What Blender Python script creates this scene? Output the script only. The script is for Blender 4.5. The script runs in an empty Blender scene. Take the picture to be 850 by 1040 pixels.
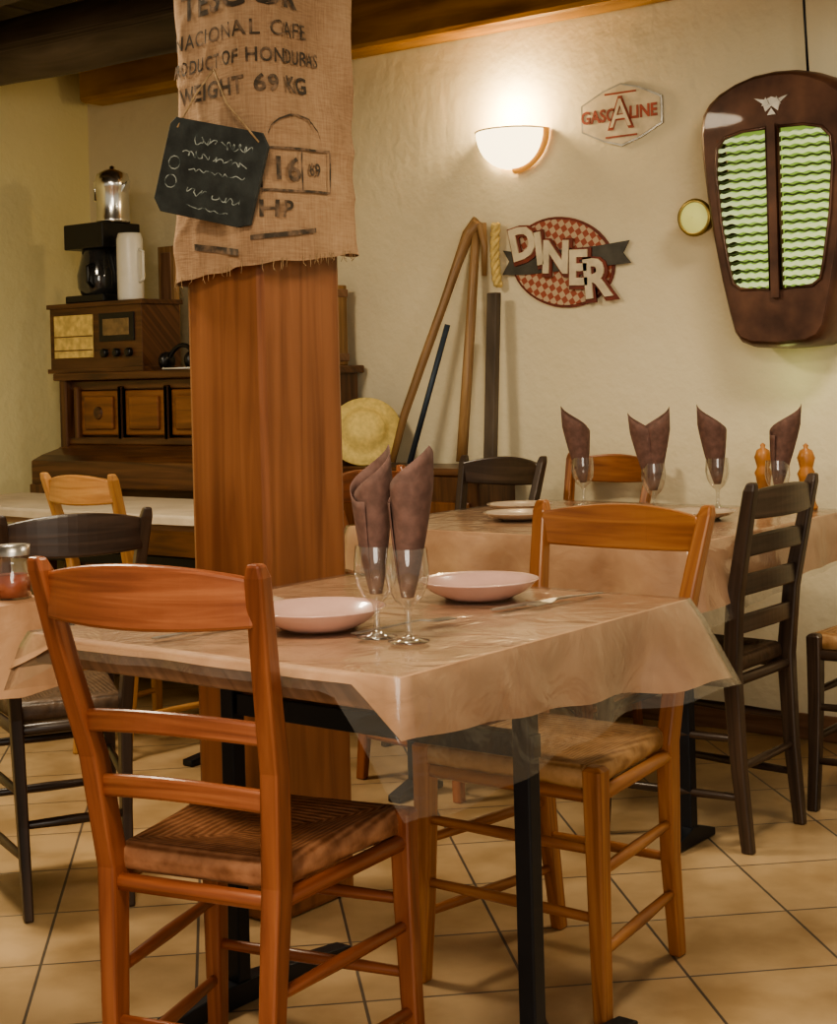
import bpy, bmesh, math, random
from mathutils import Vector, Matrix, noise
random.seed(3)
sc = bpy.context.scene
R = math.radians

# ------------------------------------------------------------ materials
def newmat(name):
    m = bpy.data.materials.new(name); m.use_nodes = True
    nt = m.node_tree; b = nt.nodes['Principled BSDF']
    return m, nt, b
def N(nt, t, **kw):
    n = nt.nodes.new(t)
    for k, v in kw.items():
        if k in n.inputs: n.inputs[k].default_value = v
        else: setattr(n, k, v)
    return n
def c4(c): return (c[0], c[1], c[2], 1)
def ramp(nt, fac, cols, pos=None):
    r = nt.nodes.new('ShaderNodeValToRGB')
    while len(r.color_ramp.elements) < len(cols): r.color_ramp.elements.new(.5)
    for i, c in enumerate(cols):
        e = r.color_ramp.elements[i]
        e.position = pos[i] if pos else i/(len(cols)-1)
        e.color = c4(c)
    nt.links.new(fac, r.inputs[0]); return r
def bump(nt, b, h, strength, dist=.01):
    n = N(nt, 'ShaderNodeBump'); n.inputs['Strength'].default_value = strength; n.inputs['Distance'].default_value = dist
    nt.links.new(h, n.inputs['Height']); nt.links.new(n.outputs[0], b.inputs['Normal'])
def simple(name, col, rough=.5, metal=0, var=.25, scale=12, bmp=.1, coat=0, col2=None):
    m, nt, b = newmat(name)
    tc = N(nt, 'ShaderNodeTexCoord'); no = N(nt, 'ShaderNodeTexNoise', Scale=scale, Detail=5)
    nt.links.new(tc.outputs['Object'], no.inputs['Vector'])
    r = ramp(nt, no.outputs['Fac'], [tuple(x*(1-var) for x in col), col2 or tuple(min(1, x*(1+var)) for x in col)], [.35, .68])
    nt.links.new(r.outputs[0], b.inputs['Base Color'])
    b.inputs['Roughness'].default_value = rough; b.inputs['Metallic'].default_value = metal
    b.inputs['Coat Weight'].default_value = coat
    if bmp: bump(nt, b, no.outputs['Fac'], bmp)
    return m
def wood(name, dark, mid, light, rough=.38, coat=.25, su=3, sv=38, bmp=.12, knots=False):
    m, nt, b = newmat(name)
    tc = N(nt, 'ShaderNodeTexCoord'); mp = N(nt, 'ShaderNodeMapping')
    mp.inputs['Scale'].default_value = (su, sv, 1)
    nt.links.new(tc.outputs['UV'], mp.inputs['Vector'])
    n1 = N(nt, 'ShaderNodeTexNoise', Scale=1.0, Detail=7, Distortion=.7)
    nt.links.new(mp.outputs[0], n1.inputs['Vector'])
    n2 = N(nt, 'ShaderNodeTexNoise', Scale=3.0, Detail=2)
    nt.links.new(tc.outputs['UV'], n2.inputs['Vector'])
    mx = N(nt, 'ShaderNodeMath', operation='MULTIPLY_ADD'); mx.inputs[1].default_value = .35
    nt.links.new(n2.outputs['Fac'], mx.inputs[0]); nt.links.new(n1.outputs['Fac'], mx.inputs[2])
    r = ramp(nt, mx.outputs[0], [dark, mid, light], [.46, .68, .9])
    src = r.outputs[0]
    if knots:
        mk = N(nt, 'ShaderNodeMapping'); mk.inputs['Scale'].default_value = (3.2, 7, 1); nt.links.new(tc.outputs['UV'], mk.inputs['Vector'])
        vo = N(nt, 'ShaderNodeTexVoronoi', Scale=1.0); nt.links.new(mk.outputs[0], vo.inputs['Vector'])
        kr = ramp(nt, vo.outputs['Distance'], [(.25, .2, .18), (1, 1, 1)], [.04, .12])
        mm = N(nt, 'ShaderNodeMixRGB', blend_type='MULTIPLY'); mm.inputs[0].default_value = .8
        nt.links.new(src, mm.inputs[1]); nt.links.new(kr.outputs[0], mm.inputs[2]); src = mm.outputs[0]
    nt.links.new(src, b.inputs['Base Color'])
    b.inputs['Roughness'].default_value = rough; b.inputs['Coat Weight'].default_value = coat
    b.inputs['Coat Roughness'].default_value = .25
    bump(nt, b, n1.outputs['Fac'], bmp, .004)
    return m

M_chairA = wood('wood_cherry', (.12, .030, .012), (.235, .070, .027), (.34, .12, .05))
M_chairB = wood('wood_honey', (.19, .064, .022), (.32, .122, .040), (.44, .195, .07))
M_chairL = wood('wood_light', (.28, .13, .045), (.40, .20, .075), (.50, .28, .115))
M_chairD = wood('wood_dark', (.022, .012, .008), (.045, .026, .017), (.075, .045, .03), rough=.4)
M_pillar = wood('pillar_wood', (.15, .050, .020), (.235, .087, .036), (.31, .125, .055), rough=.42, su=1.6, sv=24, bmp=.25, knots=True)
M_beamG = wood('beam_golden', (.14, .06, .012), (.33, .165, .035), (.46, .26, .065), rough=.6, su=1.5, sv=12, bmp=.3)
M_beamD = wood('beam_dark', (.03, .021, .016), (.085, .062, .046), (.15, .115, .088), rough=.65, su=1.5, sv=10, bmp=.4)
M_piano = wood('piano_walnut', (.045, .018, .009), (.10, .042, .019), (.16, .073, .034), rough=.35)
M_pianoP = wood('piano_panel', (.11, .04, .015), (.20, .077, .028), (.27, .11, .044), rough=.3)
M_board = wood('table_board', (.13, .065, .035), (.20, .105, .06), (.27, .15, .09))
M_pole = wood('pole_wood', (.16, .09, .035), (.28, .16, .07), (.4, .25, .12), rough=.6)
M_black = simple('black_metal', (.012, .014, .02), .4, .3, .2, bmp=.03)
M_blackpl = simple('black_plastic', (.012, .012, .013), .3, 0, .2, bmp=0)
M_chrome = simple('chrome', (.82, .82, .80), .2, 1, .08, bmp=0)
M_white = simple('white_enamel', (.75, .73, .66), .35, 0, .05, bmp=0)
M_plate = simple('pink_ceramic', (.56, .36, .31), .25, 0, .1, bmp=.02, coat=.6)
M_plate2 = simple('pale_ceramic', (.46, .36, .27), .2, 0, .08, bmp=.02, coat=.6)
M_nap = simple('brown_napkin', (.135, .073, .060), .85, 0, .2, 60, .15)
M_slate = simple('slate', (.028, .033, .031), .7, 0, .4, 25, .3)
M_cord = simple('cord', (.35, .24, .13), .9, 0, .3, 60, .2)
M_hood = simple('rusty_hood', (.085, .036, .024), .45, .3, .4, 7, .25, coat=.15, col2=(.15, .072, .046))
M_steel = simple('steel', (.45, .43, .4), .35, .9, .2, 30, .05)
M_brass = simple('aged_brass', (.32, .24, .08), .35, .8, .25, 30, .05)
M_straw = simple('straw', (.66, .50, .20), .8, 0, .22, 40, .3)
M_hatm = simple('straw_hat_weave', (.78, .62, .24), .8, 0, .12, 60, .3)
M_mill = simple('mill_wood', (.42, .18, .05), .4, 0, .2, 20, 0)
M_red = simple('red_paint', (.33, .07, .045), .5, 0, .3, 14, .05)
M_signw = simple('sign_cream', (.66, .57, .41), .5, 0, .15, 18, .03)
M_signb = simple('sign_dark', (.07, .065, .055), .5, 0, .3, 18, .03)
M_signr = simple('sign_maroon', (.17, .035, .024), .5, 0, .3, 18, .03)
M_ext = simple('sauce_red', (.32, .06, .02), .35, 0, .3, 14, 0)
def worn(name, ink, base, scale, lo=.42, hi=.56, rough=.9):
    m, nt, b = newmat(name)
    tc = N(nt, 'ShaderNodeTexCoord'); no = N(nt, 'ShaderNodeTexNoise', Scale=scale, Detail=6)
    nt.links.new(tc.outputs['Object'], no.inputs['Vector'])
    r = ramp(nt, no.outputs['Fac'], [ink, base], [lo, hi]); nt.links.new(r.outputs[0], b.inputs['Base Color'])
    b.inputs['Roughness'].default_value = rough; return m
M_ink = worn('sack_ink', (.055, .042, .03), (.24, .155, .10), 38, .46, .68)
M_chalk = worn('chalk', (.36, .40, .37), (.06, .075, .07), 70, .42, .62)

def plaster(name, a, b_):
    m, nt, b = newmat(name)
    tc = N(nt, 'ShaderNodeTexCoord')
    n1 = N(nt, 'ShaderNodeTexNoise', Scale=1.3, Detail=4); n2 = N(nt, 'ShaderNodeTexNoise', Scale=24, Detail=6)
    n3 = N(nt, 'ShaderNodeTexNoise', Scale=6, Detail=4)
    for n in (n1, n2, n3): nt.links.new(tc.outputs['Object'], n.inputs['Vector'])
    r = ramp(nt, n1.outputs['Fac'], [a, b_], [.35, .7]); nt.links.new(r.outputs[0], b.inputs['Base Color'])
    b.inputs['Roughness'].default_value = .9
    ad = N(nt, 'ShaderNodeMath', operation='ADD'); nt.links.new(n2.outputs['Fac'], ad.inputs[0]); nt.links.new(n3.outputs['Fac'], ad.inputs[1])
    bump(nt, b, ad.outputs[0], .30, .012)
    return m
M_wall = plaster('plaster_cream', (.73, .645, .455), (.80, .72, .53))
M_wallL = plaster('plaster_yellow', (.76, .67, .36), (.82, .74, .43))
m, nt, b = newmat('floor_tiles'); M_floor = m
tc = N(nt, 'ShaderNodeTexCoord'); mp = N(nt, 'ShaderNodeMapping'); mp.inputs['Rotation'].default_value = (0, 0, R(-45)); mp.inputs['Location'].default_value = (-.505+.31, .1, 0)
nt.links.new(tc.outputs['Object'], mp.inputs['Vector'])
br = N(nt, 'ShaderNodeTexBrick', offset=0.0, squash=1.0)
br.inputs['Scale'].default_value = 1; br.inputs['Brick Width'].default_value = .31; br.inputs['Row Height'].default_value = .31
br.inputs['Mortar Size'].default_value = .0032; br.inputs['Mortar Smooth'].default_value = .1
br.inputs['Color1'].default_value = (.46, .325, .185, 1); br.inputs['Color2'].default_value = (.52, .375, .22, 1); br.inputs['Mortar'].default_value = (.12, .10, .085, 1)
nt.links.new(mp.outputs[0], br.inputs['Vector'])
no = N(nt, 'ShaderNodeTexNoise', Scale=6, Detail=6); nt.links.new(tc.outputs['Object'], no.inputs['Vector'])
mx = N(nt, 'ShaderNodeMixRGB', blend_type='MULTIPLY'); mx.inputs[0].default_value = .75
r = ramp(nt, no.outputs['Fac'], [(.62, .56, .48), (1.1, 1.1, 1.1)], [.34, .64])
nt.links.new(br.outputs['Color'], mx.inputs[1]); nt.links.new(r.outputs[0], mx.inputs[2]); nt.links.new(mx.outputs[0], b.inputs['Base Color'])
b.inputs['Roughness'].default_value = .3
inv = N(nt, 'ShaderNodeMath', operation='SUBTRACT'); inv.inputs[0].default_value = 1; nt.links.new(br.outputs['Fac'], inv.inputs[1])
bump(nt, b, inv.outputs[0], .4, .004)
def kraft(name, a, b_, rough=.6):
    m, nt, b = newmat(name)
    tc = N(nt, 'ShaderNodeTexCoord')
    n1 = N(nt, 'ShaderNodeTexNoise', Scale=7, Detail=8, Distortion=.5); n2 = N(nt, 'ShaderNodeTexNoise', Scale=12, Detail=3, Distortion=1.2)
    nt.links.new(tc.outputs['Object'], n1.inputs['Vector']); nt.links.new(tc.outputs['Object'], n2.inputs['Vector'])
    r = ramp(nt, n1.outputs['Fac'], [a, b_], [.38, .62]); nt.links.new(r.outputs[0], b.inputs['Base Color'])
    b.inputs['Roughness'].default_value = rough
    bump(nt, b, n2.outputs['Fac'], .4, .01)
    return m
M_kraft = kraft('kraft_paper', (.39, .215, .12), (.53, .325, .20))
M_paperw = kraft('white_paper', (.45, .38, .29), (.54, .46, .35))
def clearmat(name, tint, rough, base, peak, power, bmpst=0, dif=0):
    m, nt, b = newmat(name)
    nt.nodes.remove(b); out = nt.nodes['Material Output']
    tr = N(nt, 'ShaderNodeBsdfTransparent'); tr.inputs[0].default_value = c4(tint); gl = N(nt, 'ShaderNodeBsdfGlossy', Roughness=rough)
    lw = N(nt, 'ShaderNodeLayerWeight', Blend=.5)
    if bmpst:
        tc = N(nt, 'ShaderNodeTexCoord'); no = N(nt, 'ShaderNodeTexNoise', Scale=8, Detail=3, Distortion=1.4)
        nt.links.new(tc.outputs['Object'], no.inputs['Vector']); bp = N(nt, 'ShaderNodeBump'); bp.inputs['Strength'].default_value = bmpst; bp.inputs['Distance'].default_value = .015
        nt.links.new(no.outputs['Fac'], bp.inputs['Height']); nt.links.new(bp.outputs[0], gl.inputs['Normal']); nt.links.new(bp.outputs[0], lw.inputs['Normal'])
    pw = N(nt, 'ShaderNodeMath', operation='POWER'); nt.links.new(lw.outputs['Facing'], pw.inputs[0]); pw.inputs[1].default_value = power
    ma = N(nt, 'ShaderNodeMath', operation='MULTIPLY_ADD'); nt.links.new(pw.outputs[0], ma.inputs[0]); ma.inputs[1].default_value = peak; ma.inputs[2].default_value = base; ma.use_clamp = True
    src = tr.outputs[0]
    if dif:
        df = N(nt, 'ShaderNodeBsdfDiffuse'); df.inputs[0].default_value = (.8, .74, .66, 1)
        m0 = N(nt, 'ShaderNodeMixShader'); m0.inputs[0].default_value = dif
        nt.links.new(tr.outputs[0], m0.inputs[1]); nt.links.new(df.outputs[0], m0.inputs[2]); src = m0.outputs[0]
    ms = N(nt, 'ShaderNodeMixShader'); nt.links.new(ma.outputs[0], ms.inputs[0]); nt.links.new(src, ms.inputs[1]); nt.links.new(gl.outputs[0], ms.inputs[2])
    nt.links.new(ms.outputs[0], out.inputs['Surface']); return m
M_plas = clearmat('clear_plastic', (.97, .96, .94), .17, .05, .75, 2.5, .4, .05)
M_glass = clearmat('clear_glass', (.95, .95, .93), .06, .12, .85, 2.0, 0, .03)
def rush(name, a, b_):
    m, nt, b = newmat(name)
    tc = N(nt, 'ShaderNodeTexCoord'); sp = N(nt, 'ShaderNodeSeparateXYZ'); nt.links.new(tc.outputs['Object'], sp.inputs[0])
    ax = N(nt, 'ShaderNodeMath', operation='ABSOLUTE'); nt.links.new(sp.outputs[0], ax.inputs[0])
    sy = N(nt, 'ShaderNodeMath', operation='SUBTRACT'); nt.links.new(sp.outputs[1], sy.inputs[0]); sy.inputs[1].default_value = .18
    ay = N(nt, 'ShaderNodeMath', operation='ABSOLUTE'); nt.links.new(sy.outputs[0], ay.inputs[0])
    mxx = N(nt, 'ShaderNodeMath', operation='MAXIMUM'); nt.links.new(ax.outputs[0], mxx.inputs[0]); nt.links.new(ay.outputs[0], mxx.inputs[1])
    ml = N(nt, 'ShaderNodeMath', operation='MULTIPLY'); nt.links.new(mxx.outputs[0], ml.inputs[0]); ml.inputs[1].default_value = 560
    sn = N(nt, 'ShaderNodeMath', operation='SINE'); nt.links.new(ml.outputs[0], sn.inputs[0])
    no = N(nt, 'ShaderNodeTexNoise', Scale=40, Detail=4); nt.links.new(tc.outputs['Object'], no.inputs['Vector'])
    ad = N(nt, 'ShaderNodeMath', operation='MULTIPLY_ADD'); nt.links.new(sn.outputs[0], ad.inputs[0]); ad.inputs[1].default_value = .2; nt.links.new(no.outputs['Fac'], ad.inputs[2])
    r = ramp(nt, ad.outputs[0], [a, b_], [.2, .75]); nt.links.new(r.outputs[0], b.inputs['Base Color'])
    b.inputs['Roughness'].default_value = .5; bump(nt, b, ad.outputs[0], .7, .004)
    return m
M_rush = rush('rush_brown', (.19, .075, .035), (.40, .19, .10))
M_rushH = rush('rush_honey', (.24, .12, .045), (.45, .26, .12))
M_rushD = rush('rush_dark', (.05, .028, .016), (.12, .07, .04))
m, nt, b = newmat('burlap'); M_burlap = m
tc = N(nt, 'ShaderNodeTexCoord')
n1 = N(nt, 'ShaderNodeTexNoise', Scale=4, Detail=5); nt.links.new(tc.outputs['Object'], n1.inputs['Vector'])
mpa = N(nt, 'ShaderNodeMapping'); mpa.inputs['Scale'].default_value = (30, 30, 260); nt.links.new(tc.outputs['Object'], mpa.inputs['Vector'])
mpb = N(nt, 'ShaderNodeMapping'); mpb.inputs['Scale'].default_value = (260, 260, 14); nt.links.new(tc.outputs['Object'], mpb.inputs['Vector'])
na = N(nt, 'ShaderNodeTexNoise', Scale=1, Detail=2); nb = N(nt, 'ShaderNodeTexNoise', Scale=1, Detail=2)
nt.links.new(mpa.outputs[0], na.inputs['Vector']); nt.links.new(mpb.outputs[0], nb.inputs['Vector'])
ad = N(nt, 'ShaderNodeMath', operation='ADD'); nt.links.new(na.outputs['Fac'], ad.inputs[0]); nt.links.new(nb.outputs['Fac'], ad.inputs[1])
ad2 = N(nt, 'ShaderNodeMath', operation='MULTIPLY_ADD'); nt.links.new(n1.outputs['Fac'], ad2.inputs[0]); ad2.inputs[1].default_value = 1.8; nt.links.new(ad.outputs[0], ad2.inputs[2])
ml = N(nt, 'ShaderNodeMath', operation='MULTIPLY'); nt.links.new(ad2.outputs[0], ml.inputs[0]); ml.inputs[1].default_value = .263
r = ramp(nt, ml.outputs[0], [(.24, .14, .08), (.35, .222, .132), (.45, .305, .19)], [.34, .5, .66]); nt.links.new(r.outputs[0], b.inputs['Base Color'])
b.inputs['Roughness'].default_value = .95; bump(nt, b, ad.outputs[0], .3, .003)
m, nt, b = newmat('diner_checker'); M_check = m
tc = N(nt, 'ShaderNodeTexCoord'); mp = N(nt, 'ShaderNodeMapping'); mp.inputs['Rotation'].default_value = (0, R(30), 0)
nt.links.new(tc.outputs['Object'], mp.inputs['Vector']); ck = N(nt, 'ShaderNodeTexChecker', Scale=48)
ck.inputs['Color1'].default_value = (.32, .08, .05, 1); ck.inputs['Color2'].default_value = (.52, .39, .27, 1)
mp.inputs['Location'].default_value = (.003, .011, .003)
nt.links.new(mp.outputs[0], ck.inputs['Vector']); nt.links.new(ck.outputs[0], b.inputs['Base Color'])
def emis(name, col, st):
    m, nt, b = newmat(name)
    b.inputs['Base Color'].default_value = c4(col)
    b.inputs['Emission Color'].default_value = c4(col); b.inputs['Emission Strength'].default_value = st
    return m
M_sconce = emis('frosted_lamp_glass', (1, .80, .46), 4.0)
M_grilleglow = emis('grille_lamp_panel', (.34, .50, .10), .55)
M_louver = emis('louver_lit', (.62, .78, .42), .28)  # slats are no lamp; emission puts the light on them into the material
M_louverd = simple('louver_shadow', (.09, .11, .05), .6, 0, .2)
M_lens = emis('headlamp_lens', (.58, .58, .20), .4)

# ------------------------------------------------------------ mesh builder
class MB:
    def __init__(s): s.v = []; s.f = []; s.mi = []; s.sm = []; s.uv = []; s.mats = []
    def add(s, vs, fs, mat, smooth=False, uv=None, M=None):
        o = len(s.v)
        if mat not in s.mats: s.mats.append(mat)
        k = s.mats.index(mat)
        ru, rv = random.random()*9, random.random()*9
        for i, p in enumerate(vs):
            p = Vector(p)
            q = uv[i] if uv else (p.x, p.y+p.z)
            s.uv.append((q[0]+ru, q[1]+rv))
            s.v.append(M @ p if M else p)
        for f in fs:
            s.f.append([o+i for i in f]); s.mi.append(k); s.sm.append(smooth)
    def box(s, c, size, mat, M=None, rot=None):
        a = [x/2 for x in size]; L = size.index(max(size)); o = [i for i in range(3) if i != L]
        vs = []; uv = []
        T = Matrix.Translation(Vector(c))
        if rot: T = T @ rot
        if M: T = M @ T
        for z in (-1, 1):
            for y in (-1, 1):
                for x in (-1, 1):
                    p = (x*a[0], y*a[1], z*a[2]); vs.append(p); uv.append((p[L], p[o[0]]+p[o[1]]))
        s.add(vs, [(0, 2, 3, 1), (4, 5, 7, 6), (0, 1, 5, 4), (2, 6, 7, 3), (0, 4, 6, 2), (1, 3, 7, 5)], mat, False, uv, T)
    def loft(s, secs, mat, smooth=False, cap=True, M=None):
        n = len(secs[0]); vs = []; uv = []; d = 0; prev = None
        for S in secs:
            c = sum((Vector(p) for p in S), Vector())/n
            if prev is not None: d += (c-prev).length
            prev = c; per = 0
            for j, p in enumerate(S):
                if j: per += (Vector(p)-Vector(S[j-1])).length
                vs.append(p); uv.append((d, per))
        fs = []
        for i in range(len(secs)-1):
            for j in range(n):
                k = (j+1) % n
                fs.append((i*n+j, i*n+k, (i+1)*n+k, (i+1)*n+j))
        s.add(vs, fs, mat, smooth, uv, M)
        if cap:
            o = len(s.v)-len(vs)
            for f in ([o+j for j in range(n)][::-1], [o+(len(secs)-1)*n+j for j in range(n)]):
                s.f.append(f); s.mi.append(s.mats.index(mat)); s.sm.append(False)
    def tube(s, path, rad, mat, n=10, M=None):
        P = [Vector(p) for p in path]
        if not isinstance(rad, (list, tuple)): rad = [rad]*len(P)
        secs = []; up = None
        for i, p in enumerate(P):
            t = (P[min(i+1, len(P)-1)]-P[max(i-1, 0)]).normalized()
            if up is None:
                up = Vector((0, 0, 1)) if abs(t.z) < .9 else Vector((1, 0, 0))
            a = t.cross(up).normalized(); b_ = a.cross(t).normalized(); up = b_
            secs.append([p+(a*math.cos(2*math.pi*j/n)+b_*math.sin(2*math.pi*j/n))*rad[i] for j in range(n)])
        s.loft(secs, mat, True, True, M)
    def lathe(s, prof, mat, n=28, M=None, cap=False):
        secs = [[(r_*math.cos(2*math.pi*j/n), r_*math.sin(2*math.pi*j/n), z) for j in range(n)] for r_, z in prof]
        s.loft(secs, mat, True, cap, M)
    def build(s, name, loc=(0, 0, 0), rz=0, bevel=0, parent=None, solid=0):
        me = bpy.data.meshes.new(name); me.from_pydata([tuple(p) for p in s.v], [], s.f)
        for m_ in s.mats: me.materials.append(m_)
        ul = me.uv_layers.new(name='UVMap')
        for p in me.polygons:
            p.material_index = s.mi[p.index]; p.use_smooth = s.sm[p.index]
            for li in p.loop_indices: ul.data[li].uv = s.uv[me.loops[li].vertex_index]
        bm = bmesh.new(); bm.from_mesh(me); bmesh.ops.recalc_face_normals(bm, faces=bm.faces); bm.to_mesh(me); bm.free()
        me.update()
        ob = bpy.data.objects.new(name, me); sc.collection.objects.link(ob)
        ob.location = loc; ob.rotation_euler = (0, 0, rz)
        if solid:
            md = ob.modifiers.new('solid', 'SOLIDIFY'); md.thickness = solid; md.offset = 0
        if bevel:
            md = ob.modifiers.new('bev', 'BEVEL'); md.width = bevel; md.segments = 2; md.limit_method = 'ANGLE'; md.angle_limit = R(50)
        if parent: ob.parent = parent
        return ob
def from_obj(ob):
    bpy.context.view_layer.update()
    dg = bpy.context.evaluated_depsgraph_get()
    me = bpy.data.meshes.new_from_object(ob.evaluated_get(dg))
    vs = [v.co.copy() for v in me.vertices]; fs = [tuple(p.vertices) for p in me.polygons]
    d = ob.data; bpy.data.objects.remove(ob); bpy.data.meshes.remove(me); bpy.data.curves.remove(d)
    return vs, fs
def textm(body, size, extrude=0, off=0, spacing=1, sx=1):
    cu = bpy.data.curves.new('t', 'FONT'); cu.body = body; cu.size = size; cu.extrude = extrude; cu.offset = off
    cu.align_x = 'CENTER'; cu.align_y = 'CENTER'; cu.space_character = spacing; cu.resolution_u = 3
    ob = bpy.data.objects.new('t', cu); sc.collection.objects.link(ob)
    vs, fs = from_obj(ob)
    for v in vs: v.x *= sx
    return vs, fs
def curve2d(polys, extrude, bev=0):
    cu = bpy.data.curves.new('c', 'CURVE'); cu.dimensions = '2D'; cu.fill_mode = 'BOTH'; cu.extrude = extrude; cu.bevel_depth = bev; cu.bevel_resolution = 2
    for pl in polys:
        sp = cu.splines.new('POLY'); sp.points.add(len(pl)-1); sp.use_cyclic_u = True
        for i, p in enumerate(pl): sp.points[i].co = (p[0], p[1], 0, 1)
    ob = bpy.data.objects.new('c', cu); sc.collection.objects.link(ob)
    return from_obj(ob)
RX = Matrix.Rotation(R(90), 4, 'X')
def rs(cx, cy, cz, w, d, ax='z'):
    w /= 2; d /= 2
    if ax == 'z': return [(cx-w, cy-d, cz), (cx+w, cy-d, cz), (cx+w, cy+d, cz), (cx-w, cy+d, cz)]
    if ax == 'x': return [(cx, cy-w, cz-d), (cx, cy+w, cz-d), (cx, cy+w, cz+d), (cx, cy-w, cz+d)]
def lerp(tab, z, k):
    for a, b_ in zip(tab, tab[1:]):
        if z <= b_[0]:
            t = (z-a[0])/(b_[0]-a[0]); return a[k]+(b_[k]-a[k])*t
    return tab[-1][k]

# ------------------------------------------------------------ room
XL, YB, ZC = -5.31, 4.58, 2.60
def slab(name, c, size, mat):
    b = MB(); b.box((0, 0, 0), size, mat); return b.build(name, c)
slab('floor', ((XL+2)/2, (YB-2)/2, -.05), (2-XL+.2, YB+2.2, .1), M_floor)
slab('wall_back', ((XL+2)/2, YB+.06, 1.32), (2-XL+.2, .12, 2.64), M_wall)
slab('wall_left', (XL-.06, (YB-2)/2, 1.32), (.12, YB+2, 2.64), M_wallL)
b = MB()
for i in range(36):
    b.box((XL+.1+i*.2, (YB-2)/2, ZC+.03+random.random()*.006), (.196, YB+2, .04), M_beamD)
b.build('ceiling', bevel=.004)
b = MB(); b.box(((XL+.1+2)/2, YB-.075, 2.45), (2-XL-.12, .14, .205), M_beamG); b.build('ceiling_beam', bevel=.02)
def log(y, z, r_, xa, xb):
    b = MB(); pts = []; rr = []
    for i in range(40):
        x = xa+i*((xb-xa)/39)
        pts.append((x, y+.03*noise.noise(Vector((x*.8, y, 1))), z+.02*noise.noise(Vector((x*.9, y, 5))))); rr.append(r_*(1+.09*noise.noise(Vector((x*1.5, y, 9)))))
    b.tube(pts, rr, M_beamD, 18); b.build('ceiling_beam')
log(3.85, 2.43, .125, XL+.02, -3.55); log(3.85, 2.56, .09, -3.5, 1.9); log(3.05, 2.46, .13, XL+.02, 1.9); log(1.6, 2.46, .13, XL+.02, 1.9)
b = MB(); b.box(((XL+2)/2, YB-.008, .04), (2-XL-.02, .014, .08), M_board); b.build('baseboard_back', bevel=.003)

# ------------------------------------------------------------ pillar + sack
PX0, PX1, PY0, PY1 = -2.52, -2.295, 2.44, 2.70
b = MB(); cx, cy = (PX0+PX1)/2, (PY0+PY1)/2
b.loft([rs(0, 0, z, PX1-PX0, PY1-PY0) for z in (0, .6, 1.2, 1.8, 2.33)], M_pillar)
b.build('wooden_pillar', (cx, cy, 0), bevel=.012)
SX0, SX1, SY0, SY1, SR = PX0-.026, PX1+.036, PY0-.026, PY1+.044, .052
def rr_path():
    P = []
    def arc(cx, cy, a0, a1, n=8):
        for i in range(n+1):
            a = R(a0+(a1-a0)*i/n); P.append((Vector((cx+SR*math.cos(a), cy+SR*math.sin(a))), Vector((math.cos(a), math.sin(a)))))
    arc(SX1-SR, SY0+SR, -45, 0, 4); arc(SX1-SR, SY1-SR, 0, 90); arc(SX0+SR, SY1-SR, 90, 180); arc(SX0+SR, SY0+SR, 180, 270); arc(SX1-SR, SY0+SR, 270, 315, 4)
    return P
PP = rr_path(); cum = [0]
for a, c in zip(PP, PP[1:]): cum.append(cum[-1]+(c[0]-a[0]).length)
PL = cum[-1]
def sackpos(u, z, ex=0):
    u = u % PL
    for i in range(len(cum)-1):
        if u <= cum[i+1]+1e-9:
            t = (u-cum[i])/max(1e-9, cum[i+1]-cum[i]); p = PP[i][0].lerp(PP[i+1][0], t); n = PP[i][1].lerp(PP[i+1][1], t).normalized(); break
    q = Vector((p.x*5, p.y*5, z*3))
    crease = 1-abs(noise.noise(Vector((p.x*9+z*3, p.y*9, z*7))))*2
    off = .016*noise.noise(q)+.006*noise.noise(q*3)+.006*max(0, crease)**4+max(0, 1.62-z)*.07*(.4+noise.noise(Vector((p.x*12, p.y*12, 0))))+ex
    return Vector((p.x+n.x*off, p.y+n.y*off, z))
b = MB(); nc = 180; nr = 90; vs = []; uv = []
for j in range(nr+1):
    for i in range(nc):
        u = PL*i/nc; us = u if u < PL/2 else u-PL
        zb = 1.400+.11*max(-.3, min(.3, us))+.010*noise.noise(Vector((us*14, 0, 3)))
        z = zb+(2.31-zb)*j/nr
        vs.append(sackpos(u, z)); uv.append((u, z))
fs = [(j*nc+i, j*nc+(i+1) % nc, (j+1)*nc+(i+1) % nc, (j+1)*nc+i) for j in range(nr) for i in range(nc)]
b.add(vs, fs, M_burlap, True, uv)
for i in range(40):
    us = -.30+.6*random.random(); zb = 1.400+.11*max(-.3, min(.3, us))
    p0 = sackpos(us, zb+.01, .001); L = .006+.014*random.random()
    b.tube([p0, p0+Vector((.004*random.uniform(-1, 1), 0, -L*.5-.01)), p0+Vector((.008*random.uniform(-1, 1), 0, -L-.01))], .0008, M_cord, 4)
def sacktext(body, size, u0, z0, sx=1, rot=0, off=.0008):
    tv, tf = textm(body, size, 0, off, 1.1, sx)
    b.add([sackpos(u0+p.x, z0+p.y+rot*p.x, .005) for p in tv], tf, M_ink)
sacktext('TESCOR', .078, -.055, 1.968, 1.05, .03, .0018)
sacktext('NACIONAL CAFE', .046, -.055, 1.895, .98, .03, .0002)
sacktext('PRODUCT OF HONDURAS', .042, -.045, 1.838, .8, .03, .0006)
sacktext('WEIGHT 69 KG', .05, -.05, 1.778, .97, .03, .0012)
sacktext('16', .07, .055, 1.60, 1.1, .0, .0012); sacktext('69', .04, .14, 1.605)
sacktext('HP', .05, .03, 1.515, 1.2, 0)
def sackbar(u0, u1, z0, z1, th=.005):
    n = 30; v = []
    for i in range(n+1):
        t = i/n; u = u0+(u1-u0)*t; z = z0+(z1-z0)*t
        v += [sackpos(u, z-th/2, .005), sackpos(u, z+th/2, .005)]
    b.add(v, [(2*i, 2*i+2, 2*i+3, 2*i+1) for i in range(n)], M_ink)
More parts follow.
